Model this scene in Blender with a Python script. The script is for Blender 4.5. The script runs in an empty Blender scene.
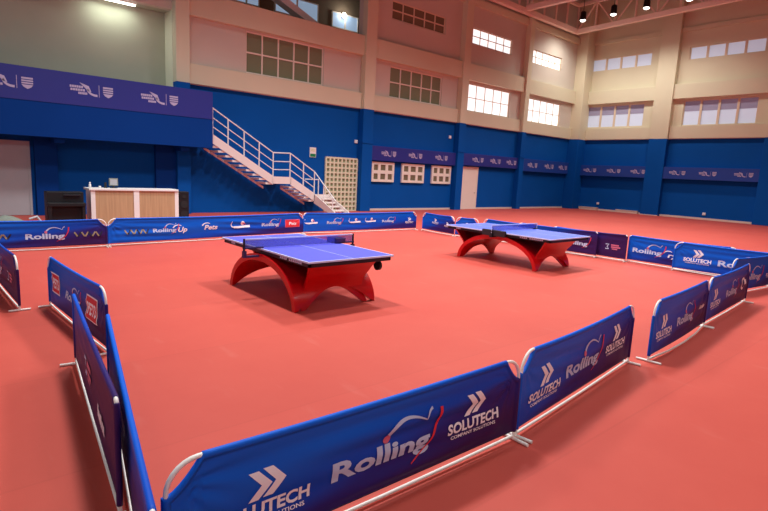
import bpy, bmesh, math, random
from mathutils import Vector, Matrix
random.seed(7)
scn = bpy.context.scene
COL = scn.collection
PI = math.pi

# ------------------------------------------------------------------ materials
def sl(r, g, b):
    f = lambda c: (c/12.92 if c <= .04045 else ((c+.055)/1.055)**2.4)
    return (f(r/255), f(g/255), f(b/255), 1)

def mat(name, col, rough=.6, metal=0, spec=.4, noise=0, nscale=3, bump=0, bscale=40, emit=None, estr=0, coat=0, alpha=1):
    m = bpy.data.materials.new(name); m.use_nodes = True
    nt = m.node_tree; b = nt.nodes['Principled BSDF']
    b.inputs['Base Color'].default_value = col
    b.inputs['Roughness'].default_value = rough
    b.inputs['Metallic'].default_value = metal
    b.inputs['Specular IOR Level'].default_value = spec
    b.inputs['Coat Weight'].default_value = coat
    b.inputs['Alpha'].default_value = alpha
    if emit:
        b.inputs['Emission Color'].default_value = emit
        b.inputs['Emission Strength'].default_value = estr
    if noise or bump:
        tc = nt.nodes.new('ShaderNodeTexCoord')
    if noise:
        n = nt.nodes.new('ShaderNodeTexNoise'); n.inputs['Scale'].default_value = nscale; n.inputs['Detail'].default_value = 5
        nt.links.new(tc.outputs['Object'], n.inputs['Vector'])
        mx = nt.nodes.new('ShaderNodeMix'); mx.data_type = 'RGBA'
        mx.inputs[6].default_value = tuple(c*(1-noise) for c in col[:3])+(1,)
        mx.inputs[7].default_value = tuple(min(1, c*(1+noise)) for c in col[:3])+(1,)
        nt.links.new(n.outputs['Fac'], mx.inputs[0]); nt.links.new(mx.outputs[2], b.inputs['Base Color'])
    if bump:
        n2 = nt.nodes.new('ShaderNodeTexNoise'); n2.inputs['Scale'].default_value = bscale
        nt.links.new(tc.outputs['Object'], n2.inputs['Vector'])
        bp = nt.nodes.new('ShaderNodeBump'); bp.inputs['Strength'].default_value = bump; bp.inputs['Distance'].default_value = .02
        nt.links.new(n2.outputs['Fac'], bp.inputs['Height']); nt.links.new(bp.outputs['Normal'], b.inputs['Normal'])
    return m

M = {}
M['cream'] = mat('cream_paint', sl(214, 206, 178), .75, noise=.05, nscale=.6)
M['pinkcream'] = mat('pale_pink_paint', sl(206, 196, 182), .8, noise=.05, nscale=.5)
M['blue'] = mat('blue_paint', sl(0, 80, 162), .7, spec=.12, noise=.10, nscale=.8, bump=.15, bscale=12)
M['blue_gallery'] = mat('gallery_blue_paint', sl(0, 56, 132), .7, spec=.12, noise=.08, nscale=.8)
M['banner_purple'] = mat('violet_vinyl', sl(40, 48, 134), .5, noise=.06, nscale=.7)
M['banner_blue'] = mat('indigo_vinyl', sl(28, 66, 150), .5, noise=.06, nscale=.7)
M['emblem'] = mat('pale_lilac_print', sl(184, 174, 206), .6)
M['white'] = mat('white_paint', sl(236, 232, 228), .45, noise=.03)
M['tube'] = mat('white_powder_coat', sl(240, 234, 226), .35)
M['print'] = mat('white_print', sl(240, 241, 248), .6)
M['print_dim'] = mat('silver_print', sl(188, 204, 234), .6)
M['print_red'] = mat('red_print', sl(214, 46, 60), .6)
M['print_pink'] = mat('pink_print', sl(205, 110, 140), .6)
M['print_dark'] = mat('dark_print', sl(22, 30, 60), .6)
M['print_gold'] = mat('tan_print', sl(150, 140, 110), .6)
M['redgloss'] = mat('glossy_red_lacquer', sl(192, 0, 8), .28, spec=.5, coat=.1)
M['table'] = mat('blue_table_paint', sl(82, 84, 206), .5, noise=.03, spec=.45)
M['table2'] = mat('pale_blue_table_paint', sl(86, 104, 214), .38, noise=.03, spec=.55)
M['apron'] = mat('black_steel', sl(28, 27, 34), .45)
M['line'] = mat('white_line', sl(206, 212, 240), .5)
M['rubber'] = mat('black_rubber', sl(30, 32, 34), .6)
M['dark_glass'] = mat('grey_green_glass', sl(126, 136, 108), .18, spec=.6, noise=.12, nscale=.5)
M['brown_glass'] = mat('brown_grey_glass', sl(122, 112, 88), .2, spec=.6, noise=.1, nscale=.5)
M['day_glass'] = mat('daylit_frosted_glass', sl(240, 242, 246), .3, emit=(.96, .98, 1, 1), estr=1.1, noise=.05, nscale=.7)
M['blind'] = mat('pale_blue_blind', sl(190, 198, 214), .6, emit=sl(196, 206, 226), estr=.42, noise=.06, nscale=1.5)
M['blind_mauve'] = mat('mauve_blind', sl(150, 146, 170), .6, emit=sl(140, 138, 170), estr=.15, noise=.06, nscale=1.5)
M['gal_glass'] = mat('sky_blue_glass', sl(150, 176, 206), .4, emit=sl(170, 196, 226), estr=.5, noise=.2, nscale=1.2)
M['gal_wall'] = mat('grey_green_plaster', sl(178, 184, 162), .8, noise=.07, nscale=1.5)
M['gal_jamb_lit'] = mat('lit_jamb_plaster', sl(226, 226, 200), .8, noise=.04)  # gallery plaster made paler: light from the tube put into the jamb colour
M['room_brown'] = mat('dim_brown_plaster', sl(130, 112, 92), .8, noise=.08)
M['roof'] = mat('brown_roof_sheet', sl(146, 112, 96), .7, noise=.08)
M['truss'] = mat('salmon_steel_paint', sl(244, 216, 200), .55, noise=.04)
M['black'] = mat('matt_black', sl(20, 20, 24), .5, noise=.1)
M['lampglow'] = mat('lamp_glow', sl(255, 250, 238), .4, emit=(1, .96, .88, 1), estr=8)
M['tubeglow'] = mat('tube_glow', sl(255, 255, 250), .4, emit=(1, 1, .94, 1), estr=6)
M['grey_door'] = mat('pale_grey_shutter', sl(176, 176, 180), .6, noise=.04)
M['door_white'] = mat('white_door_paint', sl(236, 222, 208), .5, noise=.03)
M['wood'] = None
M['grille'] = mat('cream_block', sl(222, 216, 186), .7, noise=.06)
M['grille_back'] = mat('olive_glass', sl(140, 150, 118), .3, noise=.4, nscale=1.5)
M['signgreen'] = mat('green_sign', sl(30, 130, 80), .5)
M['stairpink'] = mat('offwhite_steel', sl(232, 218, 212), .5, noise=.03)
M['tread'] = mat('pale_tread', sl(236, 222, 214), .6, noise=.04)
M['cloth_grey'] = mat('grey_green_cloth', sl(120, 126, 116), .8, noise=.2, nscale=6)
M['frame_beige'] = mat('beige_window_frame', sl(222, 204, 178), .6)
M['frame_white'] = mat('white_window_frame', sl(236, 226, 212), .5)
M['netmesh'] = mat('navy_net', sl(84, 88, 196), .7, alpha=.5)
M['purplebox'] = mat('dark_purple_plastic', sl(58, 44, 96), .5)
M['darkbox'] = mat('charcoal_plastic', sl(40, 38, 44), .5)
M['teal'] = mat('grey_teal_plastic', sl(90, 120, 120), .5)
M['skirt'] = mat('cream_skirting', sl(224, 204, 188), .6)

def wood_mat():
    m = bpy.data.materials.new('oak_veneer'); m.use_nodes = True
    nt = m.node_tree; b = nt.nodes['Principled BSDF']; b.inputs['Roughness'].default_value = .5
    tc = nt.nodes.new('ShaderNodeTexCoord'); mp = nt.nodes.new('ShaderNodeMapping'); mp.inputs['Scale'].default_value = (28, 28, 1.2)
    n = nt.nodes.new('ShaderNodeTexNoise'); n.inputs['Scale'].default_value = 1; n.inputs['Detail'].default_value = 4
    r = nt.nodes.new('ShaderNodeValToRGB'); r.color_ramp.elements[0].position = .3; r.color_ramp.elements[1].position = .7
    r.color_ramp.elements[0].color = sl(176, 142, 106); r.color_ramp.elements[1].color = sl(194, 160, 122)
    nt.links.new(tc.outputs['Object'], mp.inputs['Vector']); nt.links.new(mp.outputs['Vector'], n.inputs['Vector'])
    nt.links.new(n.outputs['Fac'], r.inputs['Fac']); nt.links.new(r.outputs['Color'], b.inputs['Base Color'])
    return m
M['wood'] = wood_mat()

def floor_mat():
    m = bpy.data.materials.new('red_court_matting'); m.use_nodes = True
    nt = m.node_tree; b = nt.nodes['Principled BSDF']
    b.inputs['Roughness'].default_value = .55; b.inputs['Specular IOR Level'].default_value = .2
    tc = nt.nodes.new('ShaderNodeTexCoord')
    n = nt.nodes.new('ShaderNodeTexNoise'); n.inputs['Scale'].default_value = .45; n.inputs['Detail'].default_value = 8; n.inputs['Roughness'].default_value = .65
    nt.links.new(tc.outputs['Object'], n.inputs['Vector'])
    r = nt.nodes.new('ShaderNodeValToRGB')
    r.color_ramp.elements[0].position = .3; r.color_ramp.elements[1].position = .7
    r.color_ramp.elements[0].color = sl(190, 75, 63); r.color_ramp.elements[1].color = sl(199, 85, 71)
    nt.links.new(n.outputs['Fac'], r.inputs['Fac'])
    # rolled-out strips of matting: a faint seam each 1.8 m
    bk = nt.nodes.new('ShaderNodeTexBrick'); bk.inputs['Scale'].default_value = 1
    bk.offset = 0
    bk.inputs['Brick Width'].default_value = 14; bk.inputs['Row Height'].default_value = 1.8
    bk.inputs['Mortar Size'].default_value = .012; bk.inputs['Mortar Smooth'].default_value = .4
    bk.inputs['Color1'].default_value = (1, 1, 1, 1); bk.inputs['Color2'].default_value = (.955, .955, .955, 1); bk.inputs['Mortar'].default_value = (.93, .92, .92, 1)
    nt.links.new(tc.outputs['Object'], bk.inputs['Vector'])
    mx = nt.nodes.new('ShaderNodeMix'); mx.data_type = 'RGBA'; mx.blend_type = 'MULTIPLY'; mx.inputs[0].default_value = 1
    nt.links.new(r.outputs['Color'], mx.inputs[6]); nt.links.new(bk.outputs['Color'], mx.inputs[7])
    # scuffs
    s = nt.nodes.new('ShaderNodeTexNoise'); s.inputs['Scale'].default_value = 5; s.inputs['Detail'].default_value = 6
    mp = nt.nodes.new('ShaderNodeMapping'); mp.inputs['Scale'].default_value = (1, .25, 1)
    nt.links.new(tc.outputs['Object'], mp.inputs['Vector']); nt.links.new(mp.outputs['Vector'], s.inputs['Vector'])
    rr = nt.nodes.new('ShaderNodeValToRGB'); rr.color_ramp.elements[0].position = .62; rr.color_ramp.elements[1].position = .8
    rr.color_ramp.elements[0].color = (0, 0, 0, 1); rr.color_ramp.elements[1].color = (.16, .16, .16, 1)
    nt.links.new(s.outputs['Fac'], rr.inputs['Fac'])
    m2 = nt.nodes.new('ShaderNodeMix'); m2.data_type = 'RGBA'; m2.inputs[7].default_value = sl(212, 138, 124)
    nt.links.new(rr.outputs['Color'], m2.inputs[0]); nt.links.new(mx.outputs[2], m2.inputs[6])
    nt.links.new(m2.outputs[2], b.inputs['Base Color'])
    fb = nt.nodes.new('ShaderNodeTexNoise'); fb.inputs['Scale'].default_value = 120
    nt.links.new(tc.outputs['Object'], fb.inputs['Vector'])
    bp = nt.nodes.new('ShaderNodeBump'); bp.inputs['Strength'].default_value = .12; bp.inputs['Distance'].default_value = .005
    nt.links.new(fb.outputs['Fac'], bp.inputs['Height']); nt.links.new(bp.outputs['Normal'], b.inputs['Normal'])
    return m
M['floor'] = floor_mat()

def banner_mat(name, bias):
    # printed cloth: royal blue running into deep violet at the lower right corner (the print itself)
    m = bpy.data.materials.new(name); m.use_nodes = True
    nt = m.node_tree; b = nt.nodes['Principled BSDF']; b.inputs['Roughness'].default_value = .5; b.inputs['Specular IOR Level'].default_value = .22
    uv = nt.nodes.new('ShaderNodeUVMap'); sp = nt.nodes.new('ShaderNodeSeparateXYZ')
    nt.links.new(uv.outputs['UV'], sp.inputs['Vector'])
    def mth(op, a, c):
        n = nt.nodes.new('ShaderNodeMath'); n.operation = op
        for i, v in enumerate((a, c)):
            if isinstance(v, (int, float)): n.inputs[i].default_value = v
            else: nt.links.new(v, n.inputs[i])
        return n.outputs[0]
    u = mth('MULTIPLY', sp.outputs['X'], .74)
    v = mth('MULTIPLY', sp.outputs['Y'], -.85)
    f = mth('ADD', mth('ADD', u, v), bias)
    r = nt.nodes.new('ShaderNodeValToRGB'); r.color_ramp.interpolation = 'EASE'
    e = r.color_ramp.elements
    e[0].position = .0; e[0].color = sl(0, 94, 210)
    e[1].position = .92; e[1].color = sl(54, 24, 82)
    k = e.new(.35); k.color = sl(2, 70, 184)
    k = e.new(.58); k.color = sl(40, 34, 116)
    nt.links.new(f, r.inputs['Fac']); nt.links.new(r.outputs['Color'], b.inputs['Base Color'])
    tc = nt.nodes.new('ShaderNodeTexCoord'); n2 = nt.nodes.new('ShaderNodeTexNoise'); n2.inputs['Scale'].default_value = 9
    nt.links.new(tc.outputs['Object'], n2.inputs['Vector'])
    bp = nt.nodes.new('ShaderNodeBump'); bp.inputs['Strength'].default_value = .12; bp.inputs['Distance'].default_value = .01
    nt.links.new(n2.outputs['Fac'], bp.inputs['Height']); nt.links.new(bp.outputs['Normal'], b.inputs['Normal'])
    return m
M['ban_std'] = banner_mat('printed_cloth', .42)
M['ban_blue'] = banner_mat('printed_cloth_bluer', .12)
M['ban_violet'] = banner_mat('printed_cloth_violet', .72)
M['ban_deep'] = banner_mat('printed_cloth_deep', .95)

# ------------------------------------------------------------------ mesh helpers
class MB:
    def __init__(s): s.v = []; s.f = []; s.mi = []; s.cur = 0; s.sm = []
    def add(s, vs, fs, smooth=False):
        o = len(s.v); s.v += [tuple(p) for p in vs]
        for f in fs: s.f.append(tuple(i+o for i in f)); s.mi.append(s.cur); s.sm.append(smooth)
        return s
    def box(s, x0, x1, y0, y1, z0, z1):
        v = [(x0,y0,z0),(x1,y0,z0),(x1,y1,z0),(x0,y1,z0),(x0,y0,z1),(x1,y0,z1),(x1,y1,z1),(x0,y1,z1)]
        return s.add(v, [(0,3,2,1),(4,5,6,7),(0,1,5,4),(1,2,6,5),(2,3,7,6),(3,0,4,7)])
    def bar(s, a, b, w, h, up=(0,0,1)):
        a = Vector(a); b = Vector(b); d = (b-a).normalized(); up = Vector(up)
        if abs(d.dot(up)) > .99: up = Vector((1,0,0))
        x = d.cross(up).normalized()*w/2; y = x.cross(d).normalized()*h/2
        v = [a-x-y, a+x-y, a+x+y, a-x+y, b-x-y, b+x-y, b+x+y, b-x+y]
        return s.add(v, [(0,3,2,1),(4,5,6,7),(0,1,5,4),(1,2,6,5),(2,3,7,6),(3,0,4,7)])
    def tube(s, pts, r, n=10, caps=True):
        pts = [Vector(p) for p in pts]; vs = []; fs = []
        prev = None
        for i, p in enumerate(pts):
            d = ((pts[min(i+1,len(pts)-1)]-pts[max(i-1,0)])).normalized()
            if prev is None:
                up = Vector((0,0,1)) if abs(d.z) < .9 else Vector((0,1,0))
                x = d.cross(up).normalized()
            else:
                x = (prev - d*prev.dot(d)).normalized()
            prev = x; y = d.cross(x)
            for k in range(n):
                a = 2*PI*k/n; vs.append(p + (x*math.cos(a)+y*math.sin(a))*r)
        for i in range(len(pts)-1):
            for k in range(n):
                fs.append((i*n+k, i*n+(k+1)%n, (i+1)*n+(k+1)%n, (i+1)*n+k))
        s.add(vs, fs, True)
        if caps:
            m = len(pts)
            s.add(vs[:n], [tuple(range(n))[::-1]]); s.add(vs[(m-1)*n:], [tuple(range(n))])
        return s
    def lathe(s, prof, c=(0,0,0), n=24):
        vs = []; fs = []
        for r, z in prof:
            for k in range(n):
                a = 2*PI*k/n; vs.append((c[0]+r*math.cos(a), c[1]+r*math.sin(a), c[2]+z))
        for i in range(len(prof)-1):
            for k in range(n): fs.append((i*n+k, i*n+(k+1)%n, (i+1)*n+(k+1)%n, (i+1)*n+k))
        return s.add(vs, fs, True)
    def poly(s, pts2, y0, y1, ax='y'):
        # prism: outline in (x,z) pushed from y0 to y1
        n = len(pts2)
        v = [(p[0], y0, p[1]) for p in pts2]+[(p[0], y1, p[1]) for p in pts2]
        f = [tuple(range(n)), tuple(range(2*n-1, n-1, -1))]+[(i, i+n, (i+1)%n+n, (i+1)%n) for i in range(n)]
        return s.add(v, f)
    def build(s, name, mats, parent=None, bevel=0):
        me = bpy.data.meshes.new(name); me.from_pydata(s.v, [], s.f)
        if not isinstance(mats, (list, tuple)): mats = [mats]
        for m in mats: me.materials.append(m)
        me.polygons.foreach_set('material_index', s.mi); me.polygons.foreach_set('use_smooth', s.sm)
        bm = bmesh.new(); bm.from_mesh(me); bmesh.ops.recalc_face_normals(bm, faces=bm.faces); bm.to_mesh(me); bm.free()
        o = bpy.data.objects.new(name, me); COL.objects.link(o)
        if parent: o.parent = parent
        if bevel:
            b = o.modifiers.new('bevel', 'BEVEL'); b.width = bevel; b.segments = 2; b.limit_method = 'ANGLE'
        return o

def tag(o, label, cat, group=None, kind=None):
    o['label'] = label; o['category'] = cat
    if group: o['group'] = group
    if kind: o['kind'] = kind
    return o
def empty(name, loc=(0,0,0), rz=0):
    o = bpy.data.objects.new(name, None); COL.objects.link(o); o.location = loc; o.rotation_euler = (0,0,rz); o.empty_display_size = .2
    return o
def thing(name, label, cat, loc=(0,0,0), rz=0, group=None, kind=None):
    return tag(empty(name, loc, rz), label, cat, group, kind)
def struct(name, mb, mats, label, cat, bevel=0):
    return tag(mb.build(name, mats, None, bevel), label, cat, None, 'structure')

# ------------------------------------------------------------------ setting
YB, XR = 21.1, 36.8
f = MB(); f.box(-7, XR, -7, YB, -.1, 0)
struct('floor', f, M['floor'], 'salmon red sports hall matting over the whole floor', 'floor')

def rects_minus(x0, x1, z0, z1, holes):
    # tile a rectangle around rectangular holes
    xs = sorted({x0, x1, *[h[0] for h in holes], *[h[1] for h in holes]}); zs = sorted({z0, z1, *[h[2] for h in holes], *[h[3] for h in holes]})
    out = []
    for i in range(len(xs)-1):
        for j in range(len(zs)-1):
            cx = (xs[i]+xs[i+1])/2; cz = (zs[j]+zs[j+1])/2
            if x0 <= cx <= x1 and z0 <= cz <= z1 and not any(h[0] < cx < h[1] and h[2] < cz < h[3] for h in holes):
                out.append((xs[i], xs[i+1], zs[j], zs[j+1]))
    return out

WB = [  # windows high in the back wall: x0,x1,z0,z1, cols, rows, glass, label
 (10.33, 14.18, 5.8, 7.46, 5, 2, 'dark_glass', 'ten-pane grey glass window above the staircase, white bars'),
 (18.25, 22.1, 5.81, 7.34, 5, 2, 'dark_glass', 'ten-pane grey window above the row of three small windows'),
 (18.2, 22.1, 9.6, 10.5, 5, 2, 'brown_glass', 'long dim brown-glass window up near the roof in the middle bay'),
 (24.35, 28.4, 5.8, 7.36, 5, 2, 'day_glass', 'bright daylit window above the white door'),
 (24.4, 28.15, 9.58, 10.46, 5, 2, 'day_glass', 'long bright window up near the roof above the white door bay'),
 (30.3, 34.3, 5.78, 7.3, 5, 2, 'day_glass', 'bright daylit window of the last bay before the hall corner'),
 (30.15, 33.9, 9.5, 10.36, 5, 2, 'day_glass', 'long bright window near the roof beside the hall corner'),
]
wb = MB()
for r in rects_minus(-7, XR+.3, 0, 5.0, [(-7, 7.35, 2.9, 5.0)]): wb.box(r[0], r[1], YB, YB+.3, r[2], r[3])
wb.cur = 1
holes = [w[:4] for w in WB] + [(-7, 7.35, 5.0, 7.6), (7.95, 16.35, 8.4, 11.6)]
for r in rects_minus(-7, XR+.3, 5.0, 14.6, holes): wb.box(r[0], r[1], YB, YB+.3, r[2], r[3])
struct('wall_back', wb, [M['blue'], M['pinkcream']], 'long back wall, blue below and cream pink above with windows', 'wall')

WR = [
 (16.35, 20.4, 5.88, 7.38, 'lo', 'four-pane window with pale blinds on the right wall nearest the corner, lower row'),
 (16.25, 20.4, 9.8, 10.65, 'up', 'four pale blinds window near the roof on the right wall beside the corner'),
 (9.85, 13.9, 5.83, 7.38, 'lo', 'wide four-pane window with mauve-topped blinds at the right picture edge, lower row'),
 (9.9, 13.95, 9.86, 10.65, 'up', 'four pale blinds window near the roof at the right picture edge'),
]
wr = MB()
for r in rects_minus(-7, YB, 0, 5.0, []): wr.box(XR, XR+.3, r[0], r[1], r[2], r[3])
wr.cur = 1
for r in rects_minus(-7, YB, 5.0, 14.6, [w[:4] for w in WR]): wr.box(XR, XR+.3, r[0], r[1], r[2], r[3])
b = MB(); b.box(-7, XR, -7.3, -7, 0, 14.6); struct('wall_rear', b, M['cream'], 'plain hall wall behind the camera', 'wall')
struct('wall_right', wr, [M['blue'], M['cream']], 'far right wall, blue below and cream above with blinds windows', 'wall')

trim_n = [0]
def trim(mb, mats, label, cat='trim', bevel=.01):
    trim_n[0] += 1
    return struct('trim_%d' % trim_n[0], mb, mats, label, cat, bevel)
def pillar(x0, x1, y0, y1, label, ztop=14.6, zblue=5.0):
    m = MB(); m.box(x0, x1, y0, y1, 0, zblue); m.cur = 1; m.box(x0, x1, y0, y1, zblue, ztop)
    return trim(m, [M['blue'], M['cream']], label, 'pillar')
g = .36
pillar(7.35, 7.87, YB-g, YB, 'cream pillar rising beside the gallery opening, left of the staircase')
pillar(16.35, 17.0, YB-g, YB, 'blue and cream wall pillar just right of the lattice screen')
pillar(23.4, 23.95, YB-g, YB, 'blue and cream wall pillar just left of the white door')
pillar(29.5, 29.95, YB-g, YB, 'blue and cream pillar between the two bright window bays')
pillar(35.75, XR, YB-.8, YB, 'blue and cream pillar filling the hall corner')
pillar(XR-g, XR, 14.5, 15.65, 'broad blue and cream pillar standing on the right wall')
pillar(XR-g, XR, 8.0, 9.18, 'blue pillar on the right wall at the right picture edge')

bays = [(7.87, 16.35, 'staircase bay'), (17.0, 23.4, 'three small windows bay'), (23.95, 29.5, 'white door bay'), (29.95, 35.75, 'corner bay')]
for x0, x1, nm in bays:
    m = MB(); m.box(x0, x1, YB-.16, YB, 5.02, 5.76); trim(m, M['cream'], 'cream sill band over the blue paint, back wall, %s' % nm, 'sill band')
    m = MB(); m.box(x0, x1, YB-.24, YB, 7.5, 8.4); trim(m, M['cream'], 'cream concrete beam above the lower windows, back wall, %s' % nm, 'beam')
    if nm != 'staircase bay':
        m = MB(); m.box(x0, x1, YB-.18, YB, 11.6, 12.0); trim(m, M['cream'], 'upper cream ledge under the roof, back wall, %s' % nm, 'ledge')
for y0, y1, nm in [(15.65, YB-.8, 'bay beside the corner'), (9.18, 14.5, 'bay at the picture edge')]:
    m = MB(); m.box(XR-.16, XR, y0, y1, 5.02, 5.80); trim(m, M['cream'], 'cream sill band over the blue paint, right wall, %s' % nm, 'sill band')
    m = MB(); m.box(XR-.26, XR, y0, y1, 7.5, 8.4); trim(m, M['cream'], 'cream concrete beam above the lower blinds, right wall, %s' % nm, 'beam')
    m = MB(); m.box(XR-.12, XR, y0, y1, 11.6, 11.85); trim(m, M['cream'], 'thin ledge high under the roof, right wall, %s' % nm, 'ledge')
# banner beams (dark recess shows under them)
for x0, x1, z0, z1, nm in [(17.0, 23.4, 2.56, 3.3, 'above the three small windows'), (23.95, 29.5, 2.62, 3.34, 'above the white door'), (29.95, 35.75, 2.5, 3.34, 'next to the hall corner')]:
    m = MB(); m.box(x0, x1, YB-.2, YB, z0, z1); trim(m, M['blue'], 'blue lintel beam carrying the violet banner %s' % nm, 'lintel')
for y0, y1, nm in [(15.65, YB-.8, 'beside the corner'), (9.18, 14.5, 'near the picture edge')]:
    m = MB(); m.box(XR-.3, XR, y0, y1, 2.45, 3.22); trim(m, M['blue'], 'blue lintel beam carrying the right wall banner %s' % nm, 'lintel')
# thin moulding line in the blue paint
m = MB()
for x0, x1 in [(16.35, 17.0), (23.4, 23.95), (29.5, 29.95)]: m.box(x0-.02, x1+.02, YB-g-.03, YB-g, 3.36, 3.44)
trim(m, M['blue'], 'thin blue moulding line running across the back wall pillars', 'moulding', 0)
m = MB(); m.box(17, 35.75, YB-.025, YB, 0, .1); tag(m.build('baseboard_back', M['skirt']), 'pale skirting line at the foot of the back wall', 'baseboard', None, 'structure')
m = MB(); m.box(XR-.025, XR, -7, 20.3, 0, .12); m.box(XR-g-.025, XR-g, 14.5, 15.65, 0, .05); tag(m.build('baseboard_right', M['skirt']), 'pale skirting line at the foot of the right wall', 'baseboard', None, 'structure')

win_n = [0]
def window_back(x0, x1, z0, z1, nc, nr, glass, label, y=YB, depth=.14, fr=.05, fmat='frame_beige', proud=0.0, bar=.045):
    win_n[0] += 1
    yf = y-proud
    m = MB()
    m.box(x0, x0+fr, yf, yf+.1, z0, z1); m.box(x1-fr, x1, yf, yf+.1, z0, z1)
    m.box(x0+fr, x1-fr, yf, yf+.1, z0, z0+fr); m.box(x0+fr, x1-fr, yf, yf+.1, z1-fr, z1)
    for i in range(1, nc):
        x = x0+(x1-x0)*i/nc; m.box(x-bar/2, x+bar/2, yf+.01, yf+.09, z0+fr, z1-fr)
    for j in range(1, nr):
        z = z0+(z1-z0)*j/nr; m.box(x0+fr, x1-fr, yf+.012, yf+.088, z-bar/2, z+bar/2)
    o = struct('window_%d' % win_n[0], m, M[fmat], label, 'window')
    q = MB(); q.box(x0+.01, x1-.01, yf+.05, yf+.07, z0+.01, z1-.01)
    q.build('glass', M[glass], o)
    return o
for w in WB:
    window_back(*w[:6], w[6], w[7], y=YB+.06, fmat='frame_white' if w[6] == 'dark_glass' else 'frame_beige', bar=.06 if w[6] != 'day_glass' else .04)
for x0, x1, nm in [(17.23, 18.76, 'leftmost of the three small white six-pane windows under the violet banner'), (19.33, 21.0, 'middle one of the three small white six-pane windows'), (21.63, 23.2, 'small white six-pane window nearest the pillar beside the white door')]:
    window_back(x0, x1, 1.49, 2.5, 3, 2, 'brown_glass', nm, y=YB, fr=.13, fmat='frame_white', proud=.1, bar=.17)
def window_right(y0, y1, z0, z1, kind, label):
    win_n[0] += 1
    m = MB(); fr = .05; x = XR+.06
    n = 4; w = (y1-y0)/n; gap = .13
    m.box(x, x+.1, y0, y0+fr, z0, z1); m.box(x, x+.1, y1-fr, y1, z0, z1); m.box(x, x+.1, y0+fr, y1-fr, z0, z0+fr); m.box(x, x+.1, y0+fr, y1-fr, z1-fr, z1)
    for i in range(1, n): m.box(x-.03, x+.1, y0+w*i-gap/2, y0+w*i+gap/2, z0, z1)
    o = struct('window_%d' % win_n[0], m, M['frame_beige'], label, 'window')
    for i in range(n):
        a, b = y0+w*i+gap/2, y0+w*(i+1)-gap/2
        if kind == 'up':
            q = MB(); q.box(x+.04, x+.06, a, b, z0+.05, z1-.05); q.build('blind', M['blind'], o)
        else:
            zm = z0+(z1-z0)*.58
            q = MB(); q.box(x+.04, x+.06, a, b, z0+.05, zm); q.build('blind', M['blind'], o)
            q = MB(); q.box(x+.02, x+.05, a, b, zm, z1-.05); q.build('upper_blind', M['blind_mauve'], o)
for w in WR: window_right(*w)

# doors
def door(n, x0, x1, z1, m, label):
    b = MB(); b.box(x0, x0+.07, YB-.06, YB, 0, z1); b.box(x1-.07, x1, YB-.06, YB, 0, z1); b.box(x0+.07, x1-.07, YB-.06, YB, z1-.07, z1)
    o = struct('door_%d' % n, b, m, label, 'door')
    p = MB(); p.box(x0+.07, x1-.07, YB-.035, YB-.005, .01, z1-.07); p.build('leaf', m, o)
    if n == 3: return o
    h = MB(); h.tube([(x1-.2, YB-.035, 1.0), (x1-.2, YB-.09, 1.0), (x1-.32, YB-.09, 1.0)], .012); h.build('handle', M['apron'], o)
    return o
door(1, 24.25, 25.72, 2.56, M['door_white'], 'tall white door in the back wall under the violet banner')
d3 = door(3, 1.2, 2.64, 2.44, M['grey_door'], 'pale grey shutter door under the gallery at the left picture edge')
# lattice screen of small square holes
b = MB(); X0, X1, Z1 = 14.42, 16.28, 2.56
NC, NR = 8, 11
cw = (X1-X0)/NC; ch = Z1/NR
for i in range(NC+1):
    x = X0+cw*i; b.box(x-.04, x+.04, YB-.1, YB-.02, 0, Z1)
for j in range(NR+1):
    z = ch*j; b.box(X0, X1, YB-.095, YB-.025, max(0, z-.04), z+.04)
o = struct('door_2', b, M['grille'], 'cream lattice gate of small square openings at the stair foot', 'lattice gate')
b = MB(); b.box(X0, X1, YB-.03, YB-.01, .01, Z1); b.build('glass', M['grille_back'], o)

# gallery recess at upper left (greenish plaster) and ceiling of it
b = MB(); b.box(-7, 7.35, 21.9, 22.05, 4.4, 8.0)
struct('wall_gallery', b, M['gal_wall'], 'grey green plaster wall at the back of the gallery opening', 'wall')
b = MB(); b.box(7.34, 7.5, YB+.001, 21.95, 4.4, 8.0); struct('wall_gallery_side', b, M['gal_jamb_lit'], 'narrow side wall with painted-in tube light closing the gallery opening', 'wall')
b = MB(); b.box(-7, 7.35, YB+.3, 21.9, 7.6, 7.75); struct('ceiling_gallery', b, M['gal_wall'], 'soffit over the gallery opening', 'ceiling')
# gallery deck and blue parapet
GX = 8.4; GY = 19.9
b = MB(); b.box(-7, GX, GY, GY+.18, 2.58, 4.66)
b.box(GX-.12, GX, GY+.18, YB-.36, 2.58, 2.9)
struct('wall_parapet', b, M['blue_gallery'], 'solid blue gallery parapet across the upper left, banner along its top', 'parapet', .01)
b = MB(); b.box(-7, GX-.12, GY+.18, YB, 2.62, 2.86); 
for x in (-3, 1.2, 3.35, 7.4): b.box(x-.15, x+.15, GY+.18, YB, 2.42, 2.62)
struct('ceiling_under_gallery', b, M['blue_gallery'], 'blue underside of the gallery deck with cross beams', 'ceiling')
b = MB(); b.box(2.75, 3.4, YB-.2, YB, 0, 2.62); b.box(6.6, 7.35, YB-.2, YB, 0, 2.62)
trim(b, M['blue_gallery'], 'two shallow blue pilasters on the wall under the gallery', 'pilaster')
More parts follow.
